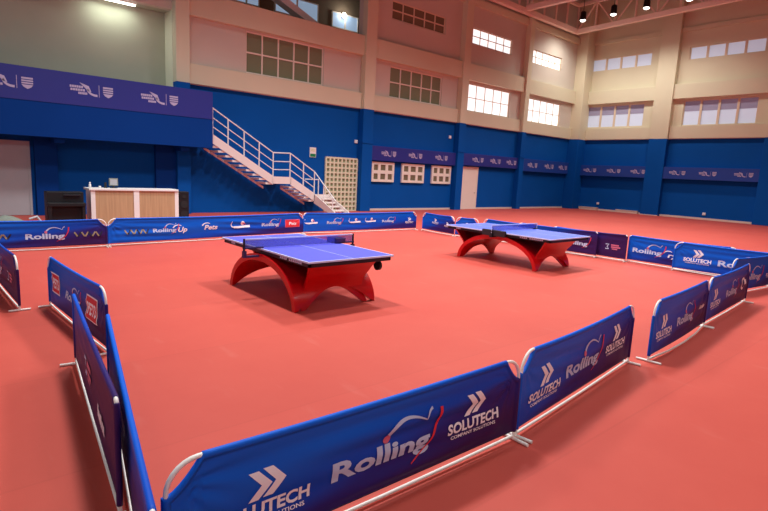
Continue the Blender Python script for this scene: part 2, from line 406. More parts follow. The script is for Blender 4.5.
# dim room seen through the opening above the staircase bay
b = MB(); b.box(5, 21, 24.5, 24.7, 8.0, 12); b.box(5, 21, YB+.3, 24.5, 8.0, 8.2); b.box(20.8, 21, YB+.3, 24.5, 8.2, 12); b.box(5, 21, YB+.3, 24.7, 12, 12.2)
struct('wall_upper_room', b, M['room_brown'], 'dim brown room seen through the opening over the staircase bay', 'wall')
for x0, x1, z1, nm in [(11.3, 12.62, 10.4, 'leftmost blue-lit window of the dim upper room'), (13.45, 15.98, 10.4, 'middle blue-lit window of the dim upper room behind the sloping beam'), (16.85, 18.6, 10.3, 'blue-lit window of the dim upper room beside the round lamp')]:
    window_back(x0, x1, 9.5, z1, 2, 1, 'gal_glass', nm, y=24.4, fmat='frame_white', bar=.09)
b = MB(); b.bar((8.5, 22.2, 11.0), (14.75, 22.2, 8.45), .5, .3); trim(b, M['white'], 'white sloping beam crossing the opening over the staircase bay', 'sloping beam')
lp = thing('bulkhead_lamp', 'small round glowing lamp in the dim upper room opening', 'lamp', (17.6, 24.38, 10.2))
b = MB(); b.lathe([(0, -.05), (.2, -.05), (.22, .02)], n=20); q = b.build('base', M['white'], lp); q.rotation_euler = (PI/2, 0, 0)
b = MB(); b.lathe([(.2, .02), (.18, .08), (.1, .13), (0, .14)], n=20); q = b.build('globe', M['lampglow'], lp); q.rotation_euler = (PI/2, 0, 0)
lp.scale = (.7, .7, .7)
l = bpy.data.lights.new('bulkhead_light', 'POINT'); l.energy = 22; l.shadow_soft_size = .12; l.color = (1, .97, .9)
lo = bpy.data.objects.new('bulkhead_light', l); COL.objects.link(lo); lo.location = (0, -.35, 0); lo.parent = lp
# fluorescent tube
t = thing('tube_light', 'white fluorescent tube glowing at the top of the gallery opening', 'lamp', (5.45, 21.45, 7.5))
b = MB(); b.box(-.75, .75, -.05, .05, .06, .1); b.build('housing', M['white'], t)
b = MB(); b.tube([(-.7, 0, .02), (.7, 0, .02)], .03, 10); b.build('tube', M['tubeglow'], t)
l = bpy.data.lights.new('tube_lamp', 'AREA'); l.shape = 'RECTANGLE'; l.size = 1.4; l.size_y = .06; l.energy = 22; l.color = (.97, 1, .9)
lo = bpy.data.objects.new('tube_lamp', l); COL.objects.link(lo); lo.location = (0, 0, -.02); lo.parent = t

# roof deck and trusses
b = MB(); b.box(-7, XR+.3, -7, YB+.3, 14.6, 14.7)
for i in range(60):
    x = -6.5+i*.72; b.box(x, x+.12, -7, YB, 14.5, 14.6)
struct('ceiling', b, M['roof'], 'brown ribbed roof sheeting above the trusses', 'ceiling')
def truss(label, a, bb, z0, z1, n, diag=True, rise=0):
    t = thing('roof_truss', label, 'roof truss', (a[0], a[1], z0), 0, 'salmon steel roof trusses', 'structure')
    a = Vector((0, 0, 0)); e = Vector((bb[0]-t.location.x, bb[1]-t.location.y, rise)); h = Vector((0, 0, z1-z0))
    q = MB(); q.bar(a, e, .28, .28); q.build('bottom_chord', M['truss'], t)
    q = MB(); q.bar(a+h, e+h, .18, .18); q.build('top_chord', M['truss'], t)
    for i in range(n+1):
        p = a+(e-a)*i/n
        q = MB(); q.bar(p, p+h, .09, .09, (0.3, .7, 0)); q.build('strut', M['truss'], t)
        if diag and i < n:
            p2 = a+(e-a)*(i+1)/n
            q = MB(); q.bar(p if i % 2 == 0 else p+h, p2+h if i % 2 == 0 else p2, .08, .08); q.build('diagonal', M['truss'], t)
truss('roof truss running beside the right wall to the hall corner', (34.4, 20.5), (34.4, 2.0), 12.08, 13.8, 14, True, .55)
truss('roof truss running along the top of the back wall', (13.0, 20.5), (34.4, 20.5), 12.12, 13.8, 16, False)
truss('roof truss spanning out from the back wall over the hall', (28.4, 20.4), (28.4, -4), 12.25, 14.2, 16)

# high-bay lamps: rows over the hall
def hb_lamp(x, y, z, label, power, vis=True):
    t = thing('high_bay_lamp', label, 'lamp', (x, y, z), 0, 'high bay lamps under the roof')
    q = MB(); q.lathe([(0, .55), (.1, .55), (.17, .5), (.19, .1), (.2, 0), (.17, 0)], n=20); q.build('housing', M['black'], t)
    q = MB(); q.lathe([(.18, .02), (.15, -.04), (.08, -.08), (0, -.09)], n=20); q.build('diffuser', M['lampglow'], t)
    q = MB(); q.tube([(0, 0, .54), (0, 0, 14.5-z)], .018, 8); q.build('rod', M['black'], t)
    l = bpy.data.lights.new('lamp_light', 'SPOT'); l.energy = power; l.spot_size = math.radians(150); l.spot_blend = .8; l.shadow_soft_size = .25; l.color = (1, .97, .9)
    lo = bpy.data.objects.new('lamp_light', l); COL.objects.link(lo); lo.location = (0, 0, -.22); lo.parent = t
ords = ['nearest the hall corner', 'second from the hall corner', 'third from the hall corner', 'fourth from the corner, at top picture edge']
for i, y in enumerate((19.3, 17.26, 15.25, 12.9)):
    hb_lamp(33.0, y, 12.35, 'black high bay lamp with glowing lens, %s' % ords[i], 620)
PW = 2000
# the rest of the hall's ceiling lights, above the frame: plain lamp fittings over the courts
for i, x in enumerate((4, 11, 18, 25)):
    for j, y in enumerate((3.5, 8.5, 13.5)):
        l = bpy.data.lights.new('hall_spot', 'SPOT'); l.energy = PW*(.55, 1.95, 1.3)[j]*(1.15, 1.15, .95, .95)[i]; l.spot_size = math.radians(120); l.spot_blend = .9; l.shadow_soft_size = .7; l.color = (.95, .985, 1)
        lo = bpy.data.objects.new('hall_spot', l); COL.objects.link(lo); lo.location = (x, y, 12.9)

# added unseen fill spots behind the camera, brightening the barrier faces
for x, y in ((-4, -5), (4, -5.5), (12, -5.5)):
    l = bpy.data.lights.new('hall_spot', 'SPOT'); l.energy = 850 if x < 10 else 200; l.spot_size = math.radians(110); l.spot_blend = .9; l.shadow_soft_size = .7; l.color = (.95, .985, 1)
    lo = bpy.data.objects.new('hall_spot', l); COL.objects.link(lo); lo.location = (x, y, 9)
    lo.rotation_euler = (Vector((5, 5, .5))-Vector((x, y, 9))).to_track_quat('-Z', 'Y').to_euler()

# ------------------------------------------------------------------ staircase
st = thing('staircase', 'white steel staircase with pipe railing descending from the blue gallery', 'staircase', (8.45, 20.1, 0))
ox, oy = 8.45, 20.1
def L(x, y, z): return (x-ox, y-oy, z)
prof = []
YN, YF = 20.1, 20.95
def flight(xa, za, xb, zb, n):
    # near stringer, far stringer and treads of one straight flight
    for y, lo, hi in ((YN, .30, .06), (YF, .52, -.42)):
        q = MB(); q.poly([(xa-ox, za-lo), (xb-ox, zb-lo), (xb-ox, zb+hi), (xa-ox, za+hi)], y-oy-.02, y-oy+.02); q.build('stringer', M['stairpink'], st)
    for i in range(n):
        f_ = (i+.5)/n; x = xa+(xb-xa)*f_; z = za+(zb-za)*f_-.30
        w = abs(xb-xa)/n*.62
        q = MB(); q.box(x-ox-w, x-ox+w*.6, .025, YF-YN-.025, z-.08, z); q.build('tread', M['tread'], st)
def rail(pts, posts, dz=(0, -.36, -.7), r=.026):
    for k, d in enumerate(dz):
        q = MB(); q.tube([L(p[0], p[1], p[2]+d) for p in pts], r if k == 0 else r*.75, 8); q.build('handrail' if k == 0 else 'guard_rail', M['white'], st)
    for p in posts:
        q = MB(); q.tube([L(*p[:3]), L(p[0], p[1], p[3])], r, 8); q.build('post', M['white'], st)
flight(8.45, 3.08, 11.1, 1.55, 9)
flight(11.95, 1.55, 13.2, .84, 5)
# landings
for (x0, x1, y0, y1, z) in ((11.08, 11.97, YN, YF, 1.55), (13.18, 13.98, YN-.05, YF, .82)):
    q = MB(); q.box(x0-ox, x1-ox, y0-oy, y1-oy, z-.07, z+.0); q.box(x0-ox, x1-ox, y0-oy-.02, y0-oy+.02, z-.26, z+.04); q.build('landing', M['stairpink'], st)
# last flight turns towards the hall
for x in (13.2, 13.95):
    q = MB()
    v = [(x-ox-.02, 0, .46), (x-ox-.02, -1.55, -.0+.0), (x-ox-.02, -1.72, 0), (x-ox-.02, -1.62, .2), (x-ox-.02, 0, .88)]
    w_ = [(p[0]+.04, p[1], p[2]) for p in v]; n = 5
    q.add(v+w_, [tuple(range(n)), tuple(range(2*n-1, n-1, -1))]+[(i, i+n, (i+1) % n+n, (i+1) % n) for i in range(n)])
    q.build('stringer', M['stairpink'], st)
for i in range(5):
    y = -.2-.32*i; z = .7-.15*i
    q = MB(); q.box(13.22-ox, 13.93-ox, y-.14, y+.1, z-.06, z); q.build('tread', M['tread'], st)
nearY = YN-.0
rail([(8.45, nearY, 4.12), (11.1, nearY, 2.58)], [])
rail([(11.1, nearY, 2.58), (11.92, nearY, 2.6)], [])
rail([(11.92, nearY, 2.6), (13.18, nearY, 1.86)], [])
rail([(13.2, nearY-.0, 1.84), (13.25, 18.5, .66)], [], dz=(0,))
rail([(13.2, YF-.03, 1.5), (13.95, YF-.03, 1.5)], [], dz=(0,))
def zr(x, a=(8.45, 4.12), b_=(11.1, 2.58)): return a[1]+(b_[1]-a[1])*(x-a[0])/(b_[0]-a[0])
for x in (8.47, 9.1, 9.78, 10.45): rail([], [(x, nearY, zr(x)-1.0, zr(x))], dz=())
rail([], [(11.1, nearY, 1.5, 2.58), (11.92, nearY, 1.5, 2.6), (12.6, nearY, 1.15, 2.22), (13.18, nearY, .8, 1.86), (13.23, 18.7, .1, .8), (13.23, 19.4, .45, 1.3), (13.95, YF-.03, .8, 1.5)], dz=())

# ------------------------------------------------------------------ text helper
_tc = {}
def text_mesh(s, bold=.0):
    k = (s, bold)
    if k not in _tc:
        cu = bpy.data.curves.new('t', 'FONT'); cu.body = s; cu.size = 1; cu.offset = bold; cu.resolution_u = 3; cu.fill_mode = 'FRONT'
        ob = bpy.data.objects.new('t', cu); COL.objects.link(ob)
        dg = bpy.context.evaluated_depsgraph_get()
        me = bpy.data.meshes.new_from_object(ob.evaluated_get(dg))
        bm = bmesh.new(); bm.from_mesh(me); bmesh.ops.triangulate(bm, faces=bm.faces)
        vs = [v.co.copy() for v in bm.verts]; fs = [tuple(v.index for v in f.verts) for f in bm.faces]
        bm.free(); bpy.data.objects.remove(ob); bpy.data.meshes.remove(me); bpy.data.curves.remove(cu)
        x0 = min(v.x for v in vs); x1 = max(v.x for v in vs)
        _tc[k] = ([(v.x-x0, v.y) for v in vs], fs, x1-x0)
    return _tc[k]
def strip2(pts, w0, w1=None):
    # flat ribbon along a 2-D path -> verts, faces
    w1 = w0 if w1 is None else w1; vs = []; fs = []; n = len(pts)
    for i, p in enumerate(pts):
        a = pts[max(i-1, 0)]; b = pts[min(i+1, n-1)]; dx, dy = b[0]-a[0], b[1]-a[1]; d = math.hypot(dx, dy) or 1
        f_ = i/(n-1); w = (w0+(w1-w0)*f_)/2
        vs += [(p[0]-dy/d*w, p[1]+dx/d*w), (p[0]+dy/d*w, p[1]-dx/d*w)]
    for i in range(n-1): fs.append((2*i, 2*i+1, 2*i+3, 2*i+2))
    return vs, fs
def rect2(x0, x1, y0, y1, n=1):
    vs = []; fs = []
    for i in range(n+1):
        x = x0+(x1-x0)*i/n; vs += [(x, y0), (x, y1)]
    for i in range(n): fs.append((2*i, 2*i+2, 2*i+3, 2*i+1))
    return vs, fs
def disc2(cx, cy, r, n=16): return [(cx+r*math.cos(2*PI*i/n), cy+r*math.sin(2*PI*i/n)) for i in range(n)], [tuple(range(n))]
def tx2(s, cx, y, h, width=None, bold=.02, shear=0):
    vs, fs, w = text_mesh(s, bold); sx = h*1.38 if width is None else width/w; sy = h*1.38
    return [(cx+(v[0]-w/2)*sx+v[1]*sy*shear, y+v[1]*sy) for v in vs], fs
def qb(p0, p1, p2, n=14):
    return [((1-t)**2*p0[0]+2*t*(1-t)*p1[0]+t*t*p2[0], (1-t)**2*p0[1]+2*t*(1-t)*p1[1]+t*t*p2[1]) for t in [i/n for i in range(n+1)]]

# logos: lists of (part name, material, verts2d, faces); designed in metres around (0,0)
def logo_rolling(s):
    k = s
    out = [('lettering', 'print_dim', *tx2('Rolling', 0, -.055*k, .105*k, .68*k, .034))]
    out.append(('lettering_ball', 'print_pink', *disc2(.012*k, .078*k, .026*k)))
    out.append(('swoosh', 'print_dim', *strip2(qb((.02*k, .10*k), (.12*k, .225*k), (.30*k, .12*k)), .03*k, .008*k)))
    out.append(('swoosh', 'print_dim', *strip2(qb((.30*k, .12*k), (.31*k, .17*k), (.345*k, .18*k)), .008*k, .016*k)))
    out.append(('red_swoosh', 'print_red', *strip2(qb((.19*k, -.12*k), (.42*k, -.03*k), (.415*k, .17*k)), .006*k, .024*k)))
    return out
def chevron(cx, cy, k):
    return [(cx-.062*k, cy+.08*k), (cx-.006*k, cy+.08*k), (cx+.068*k, cy), (cx-.006*k, cy-.08*k), (cx-.062*k, cy-.08*k), (cx+.008*k, cy)], [(0, 1, 2, 5), (5, 2, 3, 4)]
def logo_solutech(s):
    k = s
    out = [('emblem', 'print', *chevron(-.035*k, .105*k, k)), ('emblem', 'print', *chevron(.045*k, .112*k, k))]
    out.append(('lettering', 'print', *tx2('SOLUTECH', 0, -.065*k, .075*k, .53*k, .034)))
    out.append(('small_lettering', 'print', *tx2('COMPANY SOLUTIONS', 0, -.105*k, .024*k, .46*k, .02)))
    return out
def logo_pets(s):
    k = s
    return [('red_panel_border', 'print', *rect2(-.17*k, .17*k, -.12*k, .12*k, 4)), ('red_panel', 'print_red', *rect2(-.155*k, .155*k, -.105*k, .105*k, 4)), ('lettering', 'print', *tx2('PETS', 0, -.06*k, .12*k, .26*k, .03))]
def logo_petsred(s):
    k = s
    return [('red_panel_border', 'print_pink', *rect2(-.24*k, .24*k, -.105*k, .105*k, 4)), ('red_panel', 'print_red', *rect2(-.228*k, .228*k, -.093*k, .093*k, 4)), ('lettering', 'print', *tx2('Pets', 0, -.04*k, .08*k, .24*k, .03, .2))]
def logo_script(txt, s):
    k = s
    return [('lettering', 'print', *tx2(txt, 0, -.05*k, .12*k, .36*k if len(txt) > 3 else .24*k, .03, .25)), ('swoosh', 'print', *strip2(qb((-.24*k, .05*k), (-.16*k, .16*k), (-.02*k, .1*k)), .03*k, .012*k))]
def logo_bird(s):
    # round emblem over a wide line of lettering with a tail
    k = s
    return [('emblem', 'print', *disc2(.03*k, .07*k, .055*k)), ('emblem', 'print_pink', *strip2(qb((.03*k, .05*k), (.1*k, .08*k), (.12*k, .02*k)), .04*k, .01*k)),
            ('lettering', 'print', *strip2([(-.23*k, -.03*k), (-.1*k, -.035*k), (.1*k, -.02*k), (.25*k, -.015*k)], .05*k, .06*k)),
            ('swoosh', 'print', *strip2(qb((-.27*k, .12*k), (-.36*k, -.03*k), (-.2*k, -.03*k)), .015*k, .03*k))]
def logo_bar(s):
    # dark and tan decorative strip, too small to read
    k = s; out = []
    for i in range(8):
        x = -.28*k+i*.07*k
        out.append(('tan_print' if i % 2 else 'dark_print', 'print_gold' if i % 3 != 1 else 'print_dark', *strip2([(x, -.05*k), (x+.06*k, .05*k)] if i % 2 else [(x, .05*k), (x+.06*k, -.05*k)], .03*k)))
    return out
def logo_red(s):
    k = s
    return [('emblem', 'print_dim', *strip2([(-.26*k, .08*k), (-.14*k, .08*k), (-.2*k, 0), (-.14*k, -.08*k), (-.26*k, -.08*k)], .035*k)),
            ('lettering', 'print_pink', *rect2(-.06*k, .22*k, .04*k, .09*k, 4)), ('lettering', 'print_pink', *rect2(-.05*k, .28*k, -.03*k, .02*k, 4)), ('lettering', 'print_pink', *rect2(-.02*k, .18*k, -.09*k, -.05*k, 4))]
def logo_line(s):
    k = s
    return [('lettering', 'print', *rect2(-.2*k+i*.07*k, -.2*k+i*.07*k+.05*k, -.03*k, (.05 if i % 3 else .07)*k)) for i in range(6)]
def logo_ring(s):
    k = s
    return [('emblem', 'print', *strip2([(.12*k*math.cos(a*PI/9)-.03*k, .09*k*math.sin(a*PI/9)) for a in range(16)], .04*k)), ('lettering', 'print', *rect2(0, .16*k, -.02*k, .06*k, 3))]
LOGO = dict(R=logo_rolling, S=logo_solutech, P=logo_pets, Q=logo_petsred, B=logo_bird, X=logo_bar, Z=logo_red, U=lambda s: logo_script('Up', s), D=lambda s: logo_script('Pets', s), Y=lambda s: logo_script('ry', s), W=logo_line, O=logo_ring)

# ------------------------------------------------------------------ court barriers
def barrier(a, b, h, items, label, group, m='ban_std', seed=0, sag=.02, wr=.014, ft=(.14, .13), bow=0.0, barz=.035, zb=.07, cuts=(.17, .17)):
    a = Vector((a[0], a[1], 0)); b = Vector((b[0], b[1], 0)); d = b-a; Ln = d.length
    rz = math.atan2(d.y, d.x)
    t = thing('court_barrier', label, 'barrier', a, rz, group)
    rnd = random.Random(seed)
    R = .0125
    # frame
    fr = MB()
    def arc_(cr): return [(cr-cr*math.cos(k/7*PI/2), 0, h-cr+cr*math.sin(k/7*PI/2)) for k in range(8)]
    ra, rb = cuts[0]*.88, cuts[1]*.88
    path = [(0, 0, .012)]+arc_(ra)+[(x_, 0, h-sag*4*(x_/Ln)*(1-x_/Ln)) for x_ in [ra+(Ln-ra-rb)*q/10 for q in range(1, 10)]]+[(Ln-p[0], 0, p[2]) for p in arc_(rb)[::-1]]+[(Ln, 0, .012)]
    fr.tube(path, R, 8)
    fr.build('frame', M['tube'], t)
    q = MB(); q.tube([(0, 0, barz), (Ln*.25, -bow*.8, barz-.01), (Ln/2, -bow, barz-.015), (Ln*.75, -bow*.8, barz-.01), (Ln, 0, barz)], R*.9, 8); q.build('bottom_bar', M['tube'], t)
    for x in (0.0, Ln):
        q = MB(); q.tube([(x, -ft[0], .014), (x, ft[1], .014)], .0135, 8); q.build('foot', M['tube'], t)
    # cloth
    def ztop(s):
        e = min(s, Ln-s); cut = cuts[0] if s < Ln/2 else cuts[1]; z = h+.018-sag*4*(s/Ln)*(1-s/Ln)
        if e < cut: z -= cut*(1-(e/cut)**1.5)
        return z
    ph = [rnd.uniform(0, 6.3) for _ in range(8)]
    kx = [rnd.uniform(.5, 1.6) for _ in range(4)]
    def wv(s, z):
        e = min(s, Ln-s); edge = min(1, max(0, e-.03)/.10)*min(1, max(0, ztop(s)-z-.042)/.08)*min(1, max(0, z-zb)/.05)
        w = 0
        for cx, sg, p in ((0.05, 1, ph[0]), (Ln-.05, -1, ph[1])):
            dx = (s-cx)*sg; dz = (h-.12)-z; r = math.hypot(dx, dz)
            th = math.atan2(dz, dx); w += math.sin(13*th+p)*math.exp(-r/.22)*.9
        w += .55*math.sin(2*PI*(z+.05*math.sin(kx[0]*s+ph[5]))/.16+ph[2]+kx[1]*s*.9)*(0.5+.5*math.sin(kx[2]*s*1.7+ph[3]))
        w += .35*math.sin(2*PI*z/.33+ph[4]-kx[3]*s*1.3)
        return w*wr*edge - bow*.35*math.sin(PI*s/Ln)*(1-(z/h))
    NS = max(24, int(Ln*30)); NZ = 16
    ss = sorted(set([Ln*i/NS for i in range(NS+1)]+[cuts[0]*i/8 for i in range(9)]+[Ln-cuts[1]*i/8 for i in range(9)]+[.006, .014, .02, .027, Ln-.006, Ln-.014, Ln-.02, Ln-.027]))
    ss = [ss[0]]+[ss[i] for i in range(1, len(ss)) if ss[i]-ss[i-1] > 1e-4]
    ss = [-.02, -.016, -.008]+ss+[Ln+.008, Ln+.016, Ln+.02]
    def ht(s, z):
        dtop = ztop(min(max(s, 0), Ln))-z; e = min(s, Ln-s)+.02
        dd = min(max(dtop, 0), max(e, 0))
        if dd > .04: return .003
        return .003+.0145*math.sqrt(max(0, 1-((dd-.02)/.0205)**2))
    vs = []; uv = []
    zf = [0, .15, .35, .55, .8, 1.1]+[1.5+.45*q_ for q_ in range(33)]
    zf = [q_/16 for q_ in zf]; nz = len(zf)
    for sgn in (-1, 1):
        for s in ss:
            sc = min(max(s, 0), Ln); zt = ztop(sc)
            for q_ in zf:
                z = zt-(zt-zb)*q_
                vs.append((s, wv(sc, z)+sgn*ht(s, z), z)); uv.append((sc/Ln, (z-zb)/(h-zb)))
    nS = len(ss); off = nS*nz; fs = []
    for i in range(nS-1):
        for j in range(nz-1):
            p = i*nz+j
            fs.append((p, p+1, p+nz+1, p+nz)); fs.append((off+p, off+p+nz, off+p+nz+1, off+p+1))
    for i in range(nS-1):
        for j in (0, nz-1):
            p = i*nz+j; fs.append((p, p+nz, off+p+nz, off+p))
    for j in range(nz-1):
        for i in (0, nS-1):
            p = i*nz+j; fs.append((p, p+1, off+p+1, off+p))
    me = bpy.data.meshes.new('banner'); me.from_pydata(vs, [], fs); me.materials.append(M[m])
    ul = me.uv_layers.new(name='UVMap')
    for lp_ in me.loops: ul.data[lp_.index].uv = uv[lp_.vertex_index]
    me.polygons.foreach_set('use_smooth', [True]*len(fs))
    bm = bmesh.new(); bm.from_mesh(me); bmesh.ops.recalc_face_normals(bm, faces=bm.faces); bm.to_mesh(me); bm.free()
    ban = bpy.data.objects.new('banner', me); COL.objects.link(ban); ban.parent = t
    # printed marks laid on the cloth
    for key, uf, zc, sc in items:
        for k_, (nm, mm, v2, f2) in enumerate(LOGO[key](sc)):
            bm = bmesh.new()
            bv = [bm.verts.new((x, y, 0)) for x, y in v2]
            for f_ in f2:
                try: bm.faces.new([bv[i] for i in f_])
                except ValueError: pass
            bmesh.ops.triangulate(bm, faces=bm.faces)
            mx = .018 if wr > .012 else .05
            for _ in range(5):
                ed = [e for e in bm.edges if e.calc_length() > mx]
                if not ed: break
                bmesh.ops.subdivide_edges(bm, edges=ed, cuts=1); bmesh.ops.triangulate(bm, faces=bm.faces)
            lift = .0055+.0012*min(k_, 3)
            for v in bm.verts:
                s = uf*Ln+v.co.x; z = zc*h+v.co.y
                s = min(max(s, .03), Ln-.03)
                v.co = Vector((s, wv(s, z)-.003-lift, z))
            me = bpy.data.meshes.new(nm); bm.to_mesh(me); bm.free(); me.materials.append(M[mm])
            o = bpy.data.objects.new(nm, me); COL.objects.link(o); o.parent = ban
    return t

G1 = 'court barriers of the near row'; G2 = 'court barriers of the right hand row'; G3 = 'court barriers of the back row'; G4 = 'court barriers at the left side'
SOL = [('S', .17, .47, 1), ('R', .49, .47, 1), ('S', .80, .47, 1)]
# near row
barrier((.72, 2.24), (3.31, 2.17), .66, [('S', .19, .45, 1.0), ('R', .495, .47, 1.12), ('S', .81, .49, 1.0)], 'blue cloth barrier across the bottom of the picture, largest and nearest', G1, seed=3, wr=.018, sag=.012)
barrier((3.36, 2.18), (5.87, 2.45), .685, [('S', .17, .44, 1.05), ('R', .475, .48, 1.08), ('S', .80, .52, 1.0)], 'blue cloth barrier standing right of the largest one, ending at a gap', G1, seed=5, sag=.03, wr=.010)
barrier((6.12, 2.33), (8.40, 2.51), .70, [('S', .17, .45, 1.0), ('R', .53, .47, 1.0), ('W', .87, .5, .6)], 'blue cloth barrier just right of the gap, bottom bar sagging outward', G1, seed=8, sag=.015, bow=.06, wr=.013)
barrier((8.44, 2.52), (11.0, 2.69), .71, [('S', .17, .45, 1.0), ('R', .55, .5, 1.0), ('O', .86, .55, 1.0)], 'short-looking blue barrier beyond the one with sagging bottom bar', G1, seed=9, sag=.03, wr=.013)
barrier((11.35, 3.05), (13.35, 2.80), .70, [('R', .44, .45, 1.15), ('S', .86, .47, .8)], 'blue barrier leaving the picture at the right edge', G1, m='ban_blue', seed=12, wr=.008)
# right hand row
barrier((13.47, 4.85), (13.60, 2.35), .69, [('S', .20, .5, 1.1), ('R', .54, .47, 1.25)], 'bright blue barrier with white chevron emblem in the right hand row', G2, m='ban_blue', seed=14, wr=.008, ft=(.06, .05))
barrier((13.66, 6.03), (13.70, 3.6), .69, [('R', .19, .5, 1.05), ('Y', .44, .45, .9)], 'violet-bottomed barrier partly behind the bright blue chevron emblem one', G2, seed=15, wr=.006, ft=(.06, .05), cuts=(.04, .17))
barrier((13.58, 8.25), (13.54, 6.05), .69, [('Z', .84, .5, .75)], 'dark violet barrier with small pink lettering in the right hand row', G2, m='ban_deep', seed=16, wr=.006, ft=(.06, .05), cuts=(.17, .04))
barrier((13.40, 9.3), (13.44, 6.8), .69, [('R', .76, .5, 1.05)], 'violet blue barrier showing right behind the far table end', G2, m='ban_violet', seed=17, wr=.006, ft=(.06, .05), cuts=(.17, .05))
barrier((13.58, 10.72), (13.56, 8.32), .66, [('S', .3, .55, .7)], 'dark blue barrier peeping over the middle of the far table', G2, seed=18, wr=.006, ft=(.06, .05))
barrier((13.2, 11.56), (13.45, 10.84), .645, [('S', .5, .6, .5)], 'narrow-looking dark blue barrier above the left tip of the far table', G2, seed=19, wr=.006, ft=(.06, .05))
barrier((13.34, 13.26), (13.16, 11.62), .645, [('S', .42, .58, .62), ('S', .8, .5, .55)], 'short dark blue barrier turning the back corner beside the far table', G2, seed=20, wr=.006, ft=(.06, .05))
# back row
barrier((.45, 13.12), (3.02, 13.10), .64, [('X', .2, .5, 1.0), ('R', .54, .48, 1.05), ('X', .86, .5, 1.0)], 'blue barrier at the left end of the back row, by the grey shutter', G3, seed=22, wr=.012)
barrier((3.07, 13.14), (8.58, 13.66), .64, [('X', .115, .5, 1.0), ('R', .235, .52, .85), ('U', .315, .5, 1.0), ('D', .455, .54, 1.0), ('B', .62, .55, 1.05), ('R', .79, .56, .85), ('Q', .93, .56, 1.1)], 'long blue back row barrier carrying white script lettering and a red panel', G3, m='ban_blue', seed=24, wr=.016)
barrier((8.64, 13.70), (13.2, 13.48), .64, [('B', .06, .56, .85), ('R', .24, .54, .8), ('B', .42, .56, .85), ('B', .56, .58, .8), ('R', .72, .55, .75), ('S', .93, .5, .7)], 'long blue back row barrier below the stair foot and small windows', G3, m='ban_blue', seed=26, wr=.008, cuts=(.08, .17))
# left side
LF = (.14, .03)
barrier((.70, 10.5), (.80, 8.02), .70, [('R', .35, .5, 1.0), ('Z', .78, .5, .7)], 'barrier cut by the left picture edge', G4, seed=30, m='ban_violet', wr=.014, ft=(.12, .12))
barrier((1.15, 8.08), (1.30, 5.75), .69, [('P', .16, .56, 1.1), ('R', .48, .5, .85), ('P', .80, .55, 1.15)], 'blue left-hand barrier carrying two red logo panels', G4, seed=31, sag=.02, wr=.014, ft=LF)
barrier((.99, 5.62), (.705, 2.97), .70, [('Z', .45, .5, .8), ('W', .75, .4, .9)], 'violet barrier seen nearly edge-on at lower left, the outer one', G4, m='ban_deep', seed=32, wr=.008, ft=LF, cuts=(.03, .03))
barrier((1.12, 4.92), (.55, 1.8), .65, [('W', .5, .6, 1.0)], 'blue barrier seen edge-on at lower left, the inner one', G4, m='ban_std', seed=33, wr=.012, ft=LF, cuts=(.03, .17))

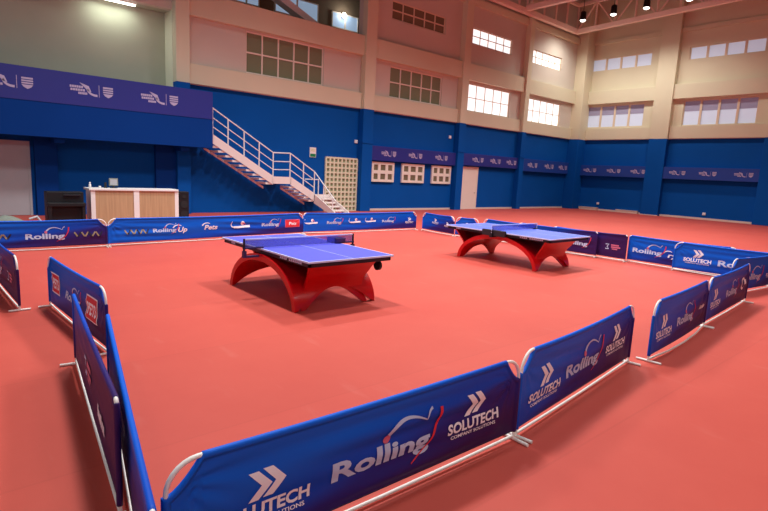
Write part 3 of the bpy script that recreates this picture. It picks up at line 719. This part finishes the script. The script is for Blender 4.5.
# ------------------------------------------------------------------ table tennis tables
def tennis_table(cx, cy, w, l, label, topm, post_in=0, far_w=1, bo=(0, 0), over=.15, aw=.72):
    t = thing('table_tennis_table', label, 'table tennis table', (cx, cy, 0), 0, 'table tennis tables on red arch bases')
    hw, hl = w/2, l/2; H = .76
    q = MB(); q.box(-hw, hw, -hl, hl, H-.025, H); q.build('tabletop', M[topm], t, .003)
    q = MB(); lw = .017; z0, z1 = H-.022, H+.0012
    q.box(-hw-.001, -hw+lw, -hl-.001, hl+.001, z0, z1); q.box(hw-lw, hw+.001, -hl-.001, hl+.001, z0, z1)
    q.box(-hw+lw, hw-lw, -hl-.001, -hl+lw, z0, z1); q.box(-hw+lw, hw-lw, hl-lw, hl+.001, z0, z1)
    q.box(-.004, .004, -hl+lw, hl-lw, H-.002, z1); q.build('boundary_line', M['line'], t)
    q = MB(); i = .03; z0, z1 = H-.085, H-.026
    q.box(-hw+i, -hw+i+.04, -hl+i, hl-i, z0, z1); q.box(hw-i-.04, hw-i, -hl+i, hl-i, z0, z1); q.box(-hw+i, hw-i, -hl+i, -hl+i+.04, z0, z1); q.box(-hw+i, hw-i, hl-i-.04, hl-i, z0, z1); q.box(-hw+i, hw-i, -.03, .03, z0+.02, z1)
    ap = q.build('apron', M['apron'], t, .004)
    rnd = random.Random(3)
    for y0, n in ((-hl+.22, 7), (-hl+.62, 4), (hl-.45, 3)):
        q = MB()
        for k in range(n):
            q.box(-hw+i-.002, -hw+i, y0+k*.05, y0+k*.05+.036, z0+.02, z0+.05)
        q.build('white_lettering', M['line'], ap)
    # arch: an elliptical vault along the table with arched cut-outs at both feet
    ws = .60*w/1.525; A, B = 1.04*l/2.74, .675; a2, b2 = A-.085, B-.10
    zc = lambda x: max(.0, .29*(1-(x/(ws*.87))**2)) if abs(x) < ws*.87 else 0.0
    NX, NT = 28, 40
    wa = aw*w/1.525; za = lambda x: max(.0, .30*(1-(x/(wa*.95))**2)) if abs(x) < wa*.95 else 0.0
    vs = []; fs = []
    for (aa, bb, wi) in ((A, B, 0), (a2, b2, 0)):
        for ix in range(NX+1):
            x = -wa+2*wa*ix/NX; te = math.asin(min(1, za(x)/bb))
            for k in range(NT+1):
                th = te+(PI-2*te)*k/NT
                vs.append((x, aa*math.cos(th), bb*math.sin(th)))
    off = (NX+1)*(NT+1); S = NT+1
    for ix in range(NX):
        for k in range(NT):
            p = ix*S+k; fs.append((p, p+1, p+S+1, p+S)); fs.append((off+p, off+p+S, off+p+S+1, off+p+1))
    for ix in (0, NX):
        for k in range(NT): p = ix*S+k; fs.append((p, p+1, off+p+1, off+p))
    for ix in range(NX):
        for k in (0, NT): p = ix*S+k; fs.append((p, p+S, off+p+S, off+p))
    q = MB(); q.add(vs, fs, True); o = q.build('arch_base', M['redgloss'], t); o.location = (bo[0], bo[1], 0)
    es = o.modifiers.new('split', 'EDGE_SPLIT'); es.split_angle = math.radians(40)
    # flared end panels, from the feet up to the table ends
    for sg in (-1, 1):
        vs = []; fs = []; NZ = 20
        ZT = H-.075
        def yc(z):
            f_ = z/ZT
            return A-.035-.05*math.sin(PI*min(1, f_/.75))+(.235*l/2.74)*max(0, f_-.35)**1.8*1.9
        def wz(z):
            f_ = z/ZT; return ws*(1-.13*math.sin(PI*min(1, f_)))*(far_w if sg > 0 else 1)
        for dy in (0, -.045):
            for ix in range(NX+1):
                for k in range(NZ+1):
                    u = -1+2*ix/NX; zs = zc(u*ws) if far_w == 1 or sg < 0 else .4
                    z = zs+(ZT-zs)*k/NZ
                    vs.append((u*wz(z), sg*(yc(z)+dy), z))
        off = (NX+1)*(NZ+1); S = NZ+1
        for ix in range(NX):
            for k in range(NZ):
                p = ix*S+k; fs.append((p, p+1, p+S+1, p+S)); fs.append((off+p, off+p+S, off+p+S+1, off+p+1))
        for ix in (0, NX):
            for k in range(NZ): p = ix*S+k; fs.append((p, p+1, off+p+1, off+p))
        for ix in range(NX):
            for k in (0, NZ): p = ix*S+k; fs.append((p, p+S, off+p+S, off+p))
        q = MB(); q.add(vs, fs, True); o = q.build('end_panel', M['redgloss'], t); o.location = (bo[0], bo[1], 0)
        es = o.modifiers.new('split', 'EDGE_SPLIT'); es.split_angle = math.radians(40)
    # net set clamped across the middle
    ns = empty('net_set', (0, 0, H)); ns.parent = t
    nl = hw+over
    q = MB(); q.box(-nl+.02, nl-.02, -.0015, .0015, .01, .137); q.build('net_mesh', M['netmesh'], ns)
    q = MB(); q.box(-nl, nl, -.011, .011, .134, .1525); q.build('net_tape', M['line'], ns)
    for s_ in (-1, 1):
        q = MB(); q.tube([(s_*nl, 0, -.09), (s_*nl, 0, .155)], .017 if post_in == 0 else .007, 10); q.build('net_post', M['apron'] if post_in == 0 else M['line'], ns)
        q = MB(); q.box(min(s_*(hw-.06), s_*(nl+.02)), max(s_*(hw-.06), s_*(nl+.02)), -.035, .035, -.13, -.106); q.box(min(s_*(nl-.03), s_*(nl+.02)), max(s_*(nl-.03), s_*(nl+.02)), -.03, .03, -.106, -.03); q.box(min(s_*(hw-.05), s_*(nl+.01)), max(s_*(hw-.05), s_*(nl+.01)), -.03, .03, .002, .022)
        q.build('net_clamp', M['apron'] if post_in else M['purplebox'], ns)
    return t, hw, hl
t1, hw, hl = tennis_table(4.55, 7.23, 1.525, 2.74, 'nearer blue table tennis table on a glossy red arch base', 'table', far_w=.5, bo=(-.07, -.055), over=.26)
q = MB(); q.box(hw-.12, hw+.08, -.03, .25, .765, .85); q.build('scoreboard', M['purplebox'], t1, .005)
q = MB(); q.tube([(hw-.13, -hl+.24, .57), (hw-.08, -hl+.24, .57)], .075, 20); q.tube([(hw-.15, -hl+.24, .57), (hw-.06, -hl+.24, .57)], .012, 8); q.bar((hw-.105, -hl+.24, .64), (hw-.105, -hl+.3, .66), .03, .03); q.build('transport_wheel', M['rubber'], t1)
t2, hw, hl = tennis_table(10.72, 7.5, 1.64, 3.0, 'farther pale blue table tennis table, at right, on red arch base', 'table2', 1, over=.1, bo=(-.05, 0), aw=.645)
q = MB(); q.box(-hw-.07, -hw+.0, -.35, .3, .66, .80); q.build('net_case', M['darkbox'], t2, .008)

# ------------------------------------------------------------------ wall banners with emblems
def emblem_parts(k):
    out = []
    # two lines of blocks, a running swoosh, a dividing rule and a shield
    for j, (y, x0, x1) in enumerate(((.10, -.62, -.18), (-.01, -.60, -.12), (-.12, -.35, -.05))):
        n = 6; w = (x1-x0)/n
        for i in range(n): out.append(('small_lettering', rect2((x0+w*i)*k, (x0+w*i+w*.82)*k, (y-.035)*k, (y+.045)*k)))
    out.append(('wing', ([(-.30*k, .26*k), (.0*k, .16*k), (.08*k, -.04*k), (-.02*k, -.02*k)], [(0, 1, 2, 3)])))
    out.append(('wing', strip2(qb((-.05*k, .05*k), (.02*k, -.16*k), (.28*k, -.15*k)), .07*k, .08*k)))
    out.append(('rule', rect2(.335*k, .35*k, -.2*k, .24*k)))
    sh = [(.48, .2), (.82, .2), (.82, -.06), (.65, -.26), (.48, -.06)]
    for y0, y1 in ((.14, .2), (.06, .11), (-.02, .03)): out.append(('shield', rect2(.48*k, .82*k, y0*k, y1*k)))
    out.append(('shield', ([(.48*k, -.05*k), (.82*k, -.05*k), (.76*k, -.13*k), (.65*k, -.19*k), (.54*k, -.13*k)], [(0, 1, 2, 3, 4)])))
    return out
def wall_banner(label, origin, axis, length, z0, z1, m, ks, size):
    # axis 'x': faces -Y ; axis 'y': faces -X, runs towards -Y
    t = thing('wall_banner', label, 'banner', (origin[0], origin[1], 0), 0 if axis == 'x' else -PI/2, 'violet wall banners with white emblems')
    q = MB(); q.box(0, length, -.015, -.001, z0, z1); q.build('sheet', M[m], t)
    for u in ks:
        e = MB(); zc = (z0+z1)/2; off = 0
        for nm, (v2, f2) in emblem_parts(size):
            n = len(v2)
            e.add([(u*length+x, -.022, zc+y) for x, y in v2]+[(u*length+x, -.016, zc+y) for x, y in v2], [tuple(f_) for f_ in f2]+[tuple(i+n for i in f_[::-1]) for f_ in f2])
        e.build('emblem', M['emblem'], t)
    return t
wall_banner('long violet banner along the top of the gallery parapet', (-1.0, GY), 'x', 9.39, 3.66, 4.655, 'banner_purple', (.02, .315, .555, .785), .88)
wall_banner('violet banner above the three small six-pane windows', (17.0, YB-.2), 'x', 6.4, 2.57, 3.29, 'banner_purple', (.18, .48, .80), .7)
wall_banner('violet blue banner above the white door', (23.95, YB-.2), 'x', 5.55, 2.63, 3.33, 'banner_purple', (.25, .56, .86), .72)
wall_banner('indigo banner on the back wall in the corner bay', (29.95, YB-.2), 'x', 5.8, 2.51, 3.33, 'banner_blue', (.2, .55, .86), .78)
wall_banner('indigo banner on the right wall beside the corner', (XR-.3, YB-.8), 'y', YB-.8-15.65, 2.46, 3.21, 'banner_blue', (.14, .52, .88), .68)
wall_banner('indigo banner on the right wall between the two pillars', (XR-.3, 14.5), 'y', 14.5-9.18, 2.46, 3.21, 'banner_blue', (.15, .48, .84), .68)

# ------------------------------------------------------------------ counter and small objects
c = thing('reception_counter', 'white framed counter with two wood veneer front panels', 'counter', (4.9, 17.5, 0))
q = MB(); q.box(-1.3, 1.31, -.04, .66, 1.05, 1.11); q.build('countertop', M['white'], c, .006)
q = MB(); q.box(-1.25, -1.13, 0, .62, .0, 1.05); q.build('side_panel', M['white'], c, .004)
q = MB(); q.box(1.2, 1.32, 0, .62, .0, 1.05); q.build('side_panel', M['white'], c, .004)
q = MB(); q.box(-.06, .1, -.02, .05, .0, 1.05); q.build('front_post', M['white'], c, .004)
q = MB(); q.box(-1.13, -.06, .01, .045, .06, 1.05); q.build('front_panel', M['wood'], c)
q = MB(); q.box(.1, 1.2, .01, .045, .06, 1.05); q.build('front_panel', M['wood'], c)
q = MB(); q.box(-1.13, 1.2, .03, .07, 0, .06); q.build('plinth', M['white'], c)
b_ = thing('bottle', 'small white bottle at the left end of the counter top', 'bottle', (3.69, 17.75, 1.11))
q = MB(); q.lathe([(0, 0), (.035, 0), (.036, .1), (.018, .13), (.018, .15)], n=14); q.build('body', M['white'], b_)
q = MB(); q.lathe([(.021, .14), (.021, .17), (0, .172)], n=14); q.build('cap', M['white'], b_)
cup = MB(); cup.lathe([(0, 0), (.03, 0), (.04, .06), (.036, .06), (.028, .008), (0, .008)], n=14)
o = cup.build('cup', M['white']); o.location = (3.95, 17.72, 1.11); tag(o, 'tiny white cup beside the bottle on the counter', 'cup')
mo = thing('desk_monitor', 'small grey rounded screen standing on the counter top', 'monitor', (4.36, 17.85, 1.11))
q = MB(); q.lathe([(0, 0), (.11, 0), (.11, .015), (.03, .03), (.03, .06)], n=16); q.build('base', M['apron'], mo)
q = MB(); q.box(-.13, .13, -.03, .03, .06, .3); q.build('casing', M['cloth_grey'], mo, .02)
q = MB(); q.box(-.1, .1, -.034, -.03, .09, .27); q.build('screen', M['grey_door'], mo)
te = thing('card_terminal', 'slim dark upright device beside the grey screen on the counter', 'device', (4.12, 17.8, 1.11))
q = MB(); q.box(-.05, .05, -.03, .03, 0, .02); q.build('base', M['black'], te)
q = MB(); q.bar((0, 0, .02), (.015, .03, .17), .06, .02, (0, 1, 0)); q.build('body', M['black'], te)
pn = thing('upright_piano', 'black upright cabinet like a piano, left of the counter', 'cabinet', (2.98, 17.3, 0))
q = MB(); q.box(-.46, .46, .1, .55, .0, 1.0); q.build('body', M['black'], pn, .01)
q = MB(); q.box(-.47, .47, -.12, .1, .6, .7); q.build('shelf', M['black'], pn, .01)
q = MB(); q.box(-.05, .38, .02, .1, .9, .93); q.build('ledge', M['darkbox'], pn)
for s_ in (-.42, .42):
    q = MB(); q.box(s_-.04, s_+.04, -.1, -.03, 0, .6); q.build('leg', M['black'], pn)
sp = thing('loudspeaker', 'black loudspeaker box standing right of the counter', 'loudspeaker', (6.42, 17.7, 0))
q = MB(); q.box(-.16, .16, -.15, .2, 0, 1.04); q.build('cabinet', M['black'], sp, .015)
q = MB()
for z, r in ((.3, .12), (.62, .12), (.88, .06)): 
    ring = [(r*math.cos(2*PI*k/20), -.152, z+r*math.sin(2*PI*k/20)) for k in range(20)]
    q.add(ring+[(p[0], -.162, p[2]) for p in ring], [tuple(range(20, 40))]+[(k, (k+1) % 20, 20+(k+1) % 20, 20+k) for k in range(20)])
q.build('speaker_cone', M['rubber'], sp)
# covered heap by the left edge
hp = thing('covered_trolley', 'low heap under a grey green cloth by the grey shutter', 'covered trolley', (1.15, 15.0, 0))
vs = []; fs = []; nx, ny = 30, 12
for i in range(nx+1):
    for j in range(ny+1):
        u = -1+2*i/nx; v = -1+2*j/ny
        z = .56*max(0, (1-abs(u)**5))*max(0, (1-abs(v)**4))**.6*(.9+.1*math.sin(7*u)+.05*math.sin(11*v+3*u))
        if u > .75: z *= .9
        vs.append((u*.9, v*.4, z))
for i in range(nx):
    for j in range(ny): p = i*(ny+1)+j; fs.append((p, p+ny+1, p+ny+2, p+1))
fs.append(tuple([i*(ny+1) for i in range(nx+1)]+[nx*(ny+1)+j for j in range(1, ny+1)]+[i*(ny+1)+ny for i in range(nx-1, -1, -1)]+[j for j in range(ny-1, 0, -1)]))
q = MB(); q.add(vs, fs, True); q.build('cover', M['cloth_grey'], hp)
q = MB(); q.tube([(.62, -.2, .5), (.78, -.2, .56), (.86, -.2, .42), (.9, -.2, .06)], .03, 8); q.build('handle', M['grey_door'], hp)

# exit sign
s = thing('exit_sign', 'small white and green emergency sign on the wall above the stairs', 'sign', (13.7, YB, 0))
q = MB(); q.box(-.17, .17, -.03, -.001, 2.52, 2.97); q.build('board', M['white'], s)
q = MB(); q.box(-.15, .15, -.034, -.03, 2.54, 2.68); q.build('green_band', M['signgreen'], s)
q = MB(); q.box(-.13, .13, -.034, -.03, 2.78, 2.92); q.build('pictogram', M['grille'], s)
for (x, y, z, nm, ax) in ((16.2, YB, 3.42, 'small white wall sensor above the lattice gate', 'x'), (23.0, YB, 4.17, 'small white wall sensor by the pillar above the violet banner', 'x'), (XR, 18.84, .5, 'small white socket low on the right wall beside the corner', 'y'), (XR, 11.85, .37, 'small white socket low on the right wall between the pillars', 'y')):
    t = thing('wall_socket' if 'socket' in nm else 'wall_sensor', nm, 'socket' if 'socket' in nm else 'sensor', (x, y, z), 0 if ax == 'x' else -PI/2)
    q = MB(); q.box(-.09, .09, -.05, -.001, -.08, .08); q.build('body', M['white'], t, .01)
    q = MB(); q.box(-.04, .04, -.058, -.05, -.04, .04); q.build('cover', M['print'], t)
for y0, y1, nm in ((18.8, 20.2, 'low cream plinth box at the foot of the right wall beside the corner'), (15.9, 17.4, 'low white plinth box at the foot of the right wall by the broad pillar')):
    q = MB(); q.box(XR-.2, XR-.03, y0, y1, 0, .17); q.box(XR-.22, XR-.03, y0-.02, y1+.02, .17, .2)
    tag(q.build('plinth_box', M['skirt'], None, .006), nm, 'plinth box', 'low plinth boxes on the right wall')

# ------------------------------------------------------------------ world and camera
w = bpy.data.worlds.new('sky'); scn.world = w; w.use_nodes = True
bg = w.node_tree.nodes['Background']; bg.inputs[0].default_value = (.86, .93, 1, 1); bg.inputs[1].default_value = .44

F, YA, PT, RO = 525.57, .85315, .15734, .04864
fw = Vector((math.cos(PT)*math.cos(YA), math.cos(PT)*math.sin(YA), -math.sin(PT)))
rt = fw.cross(Vector((0, 0, 1))).normalized(); up = rt.cross(fw)
c_, s_ = math.cos(RO), math.sin(RO)
r2 = rt*c_+up*s_; u2 = -rt*s_+up*c_
cam = bpy.data.cameras.new('camera'); co = bpy.data.objects.new('camera', cam); COL.objects.link(co)
co.matrix_world = Matrix(((r2.x, u2.x, -fw.x, 0), (r2.y, u2.y, -fw.y, 0), (r2.z, u2.z, -fw.z, 2.0), (0, 0, 0, 1)))
cam.sensor_width = 36; cam.lens = F/768*36; cam.clip_end = 200
scn.camera = co
scn.view_settings.view_transform = 'Standard'; scn.view_settings.look = 'None'; scn.view_settings.exposure = -0.13; scn.view_settings.gamma = 1
scn.cycles.use_denoising = True
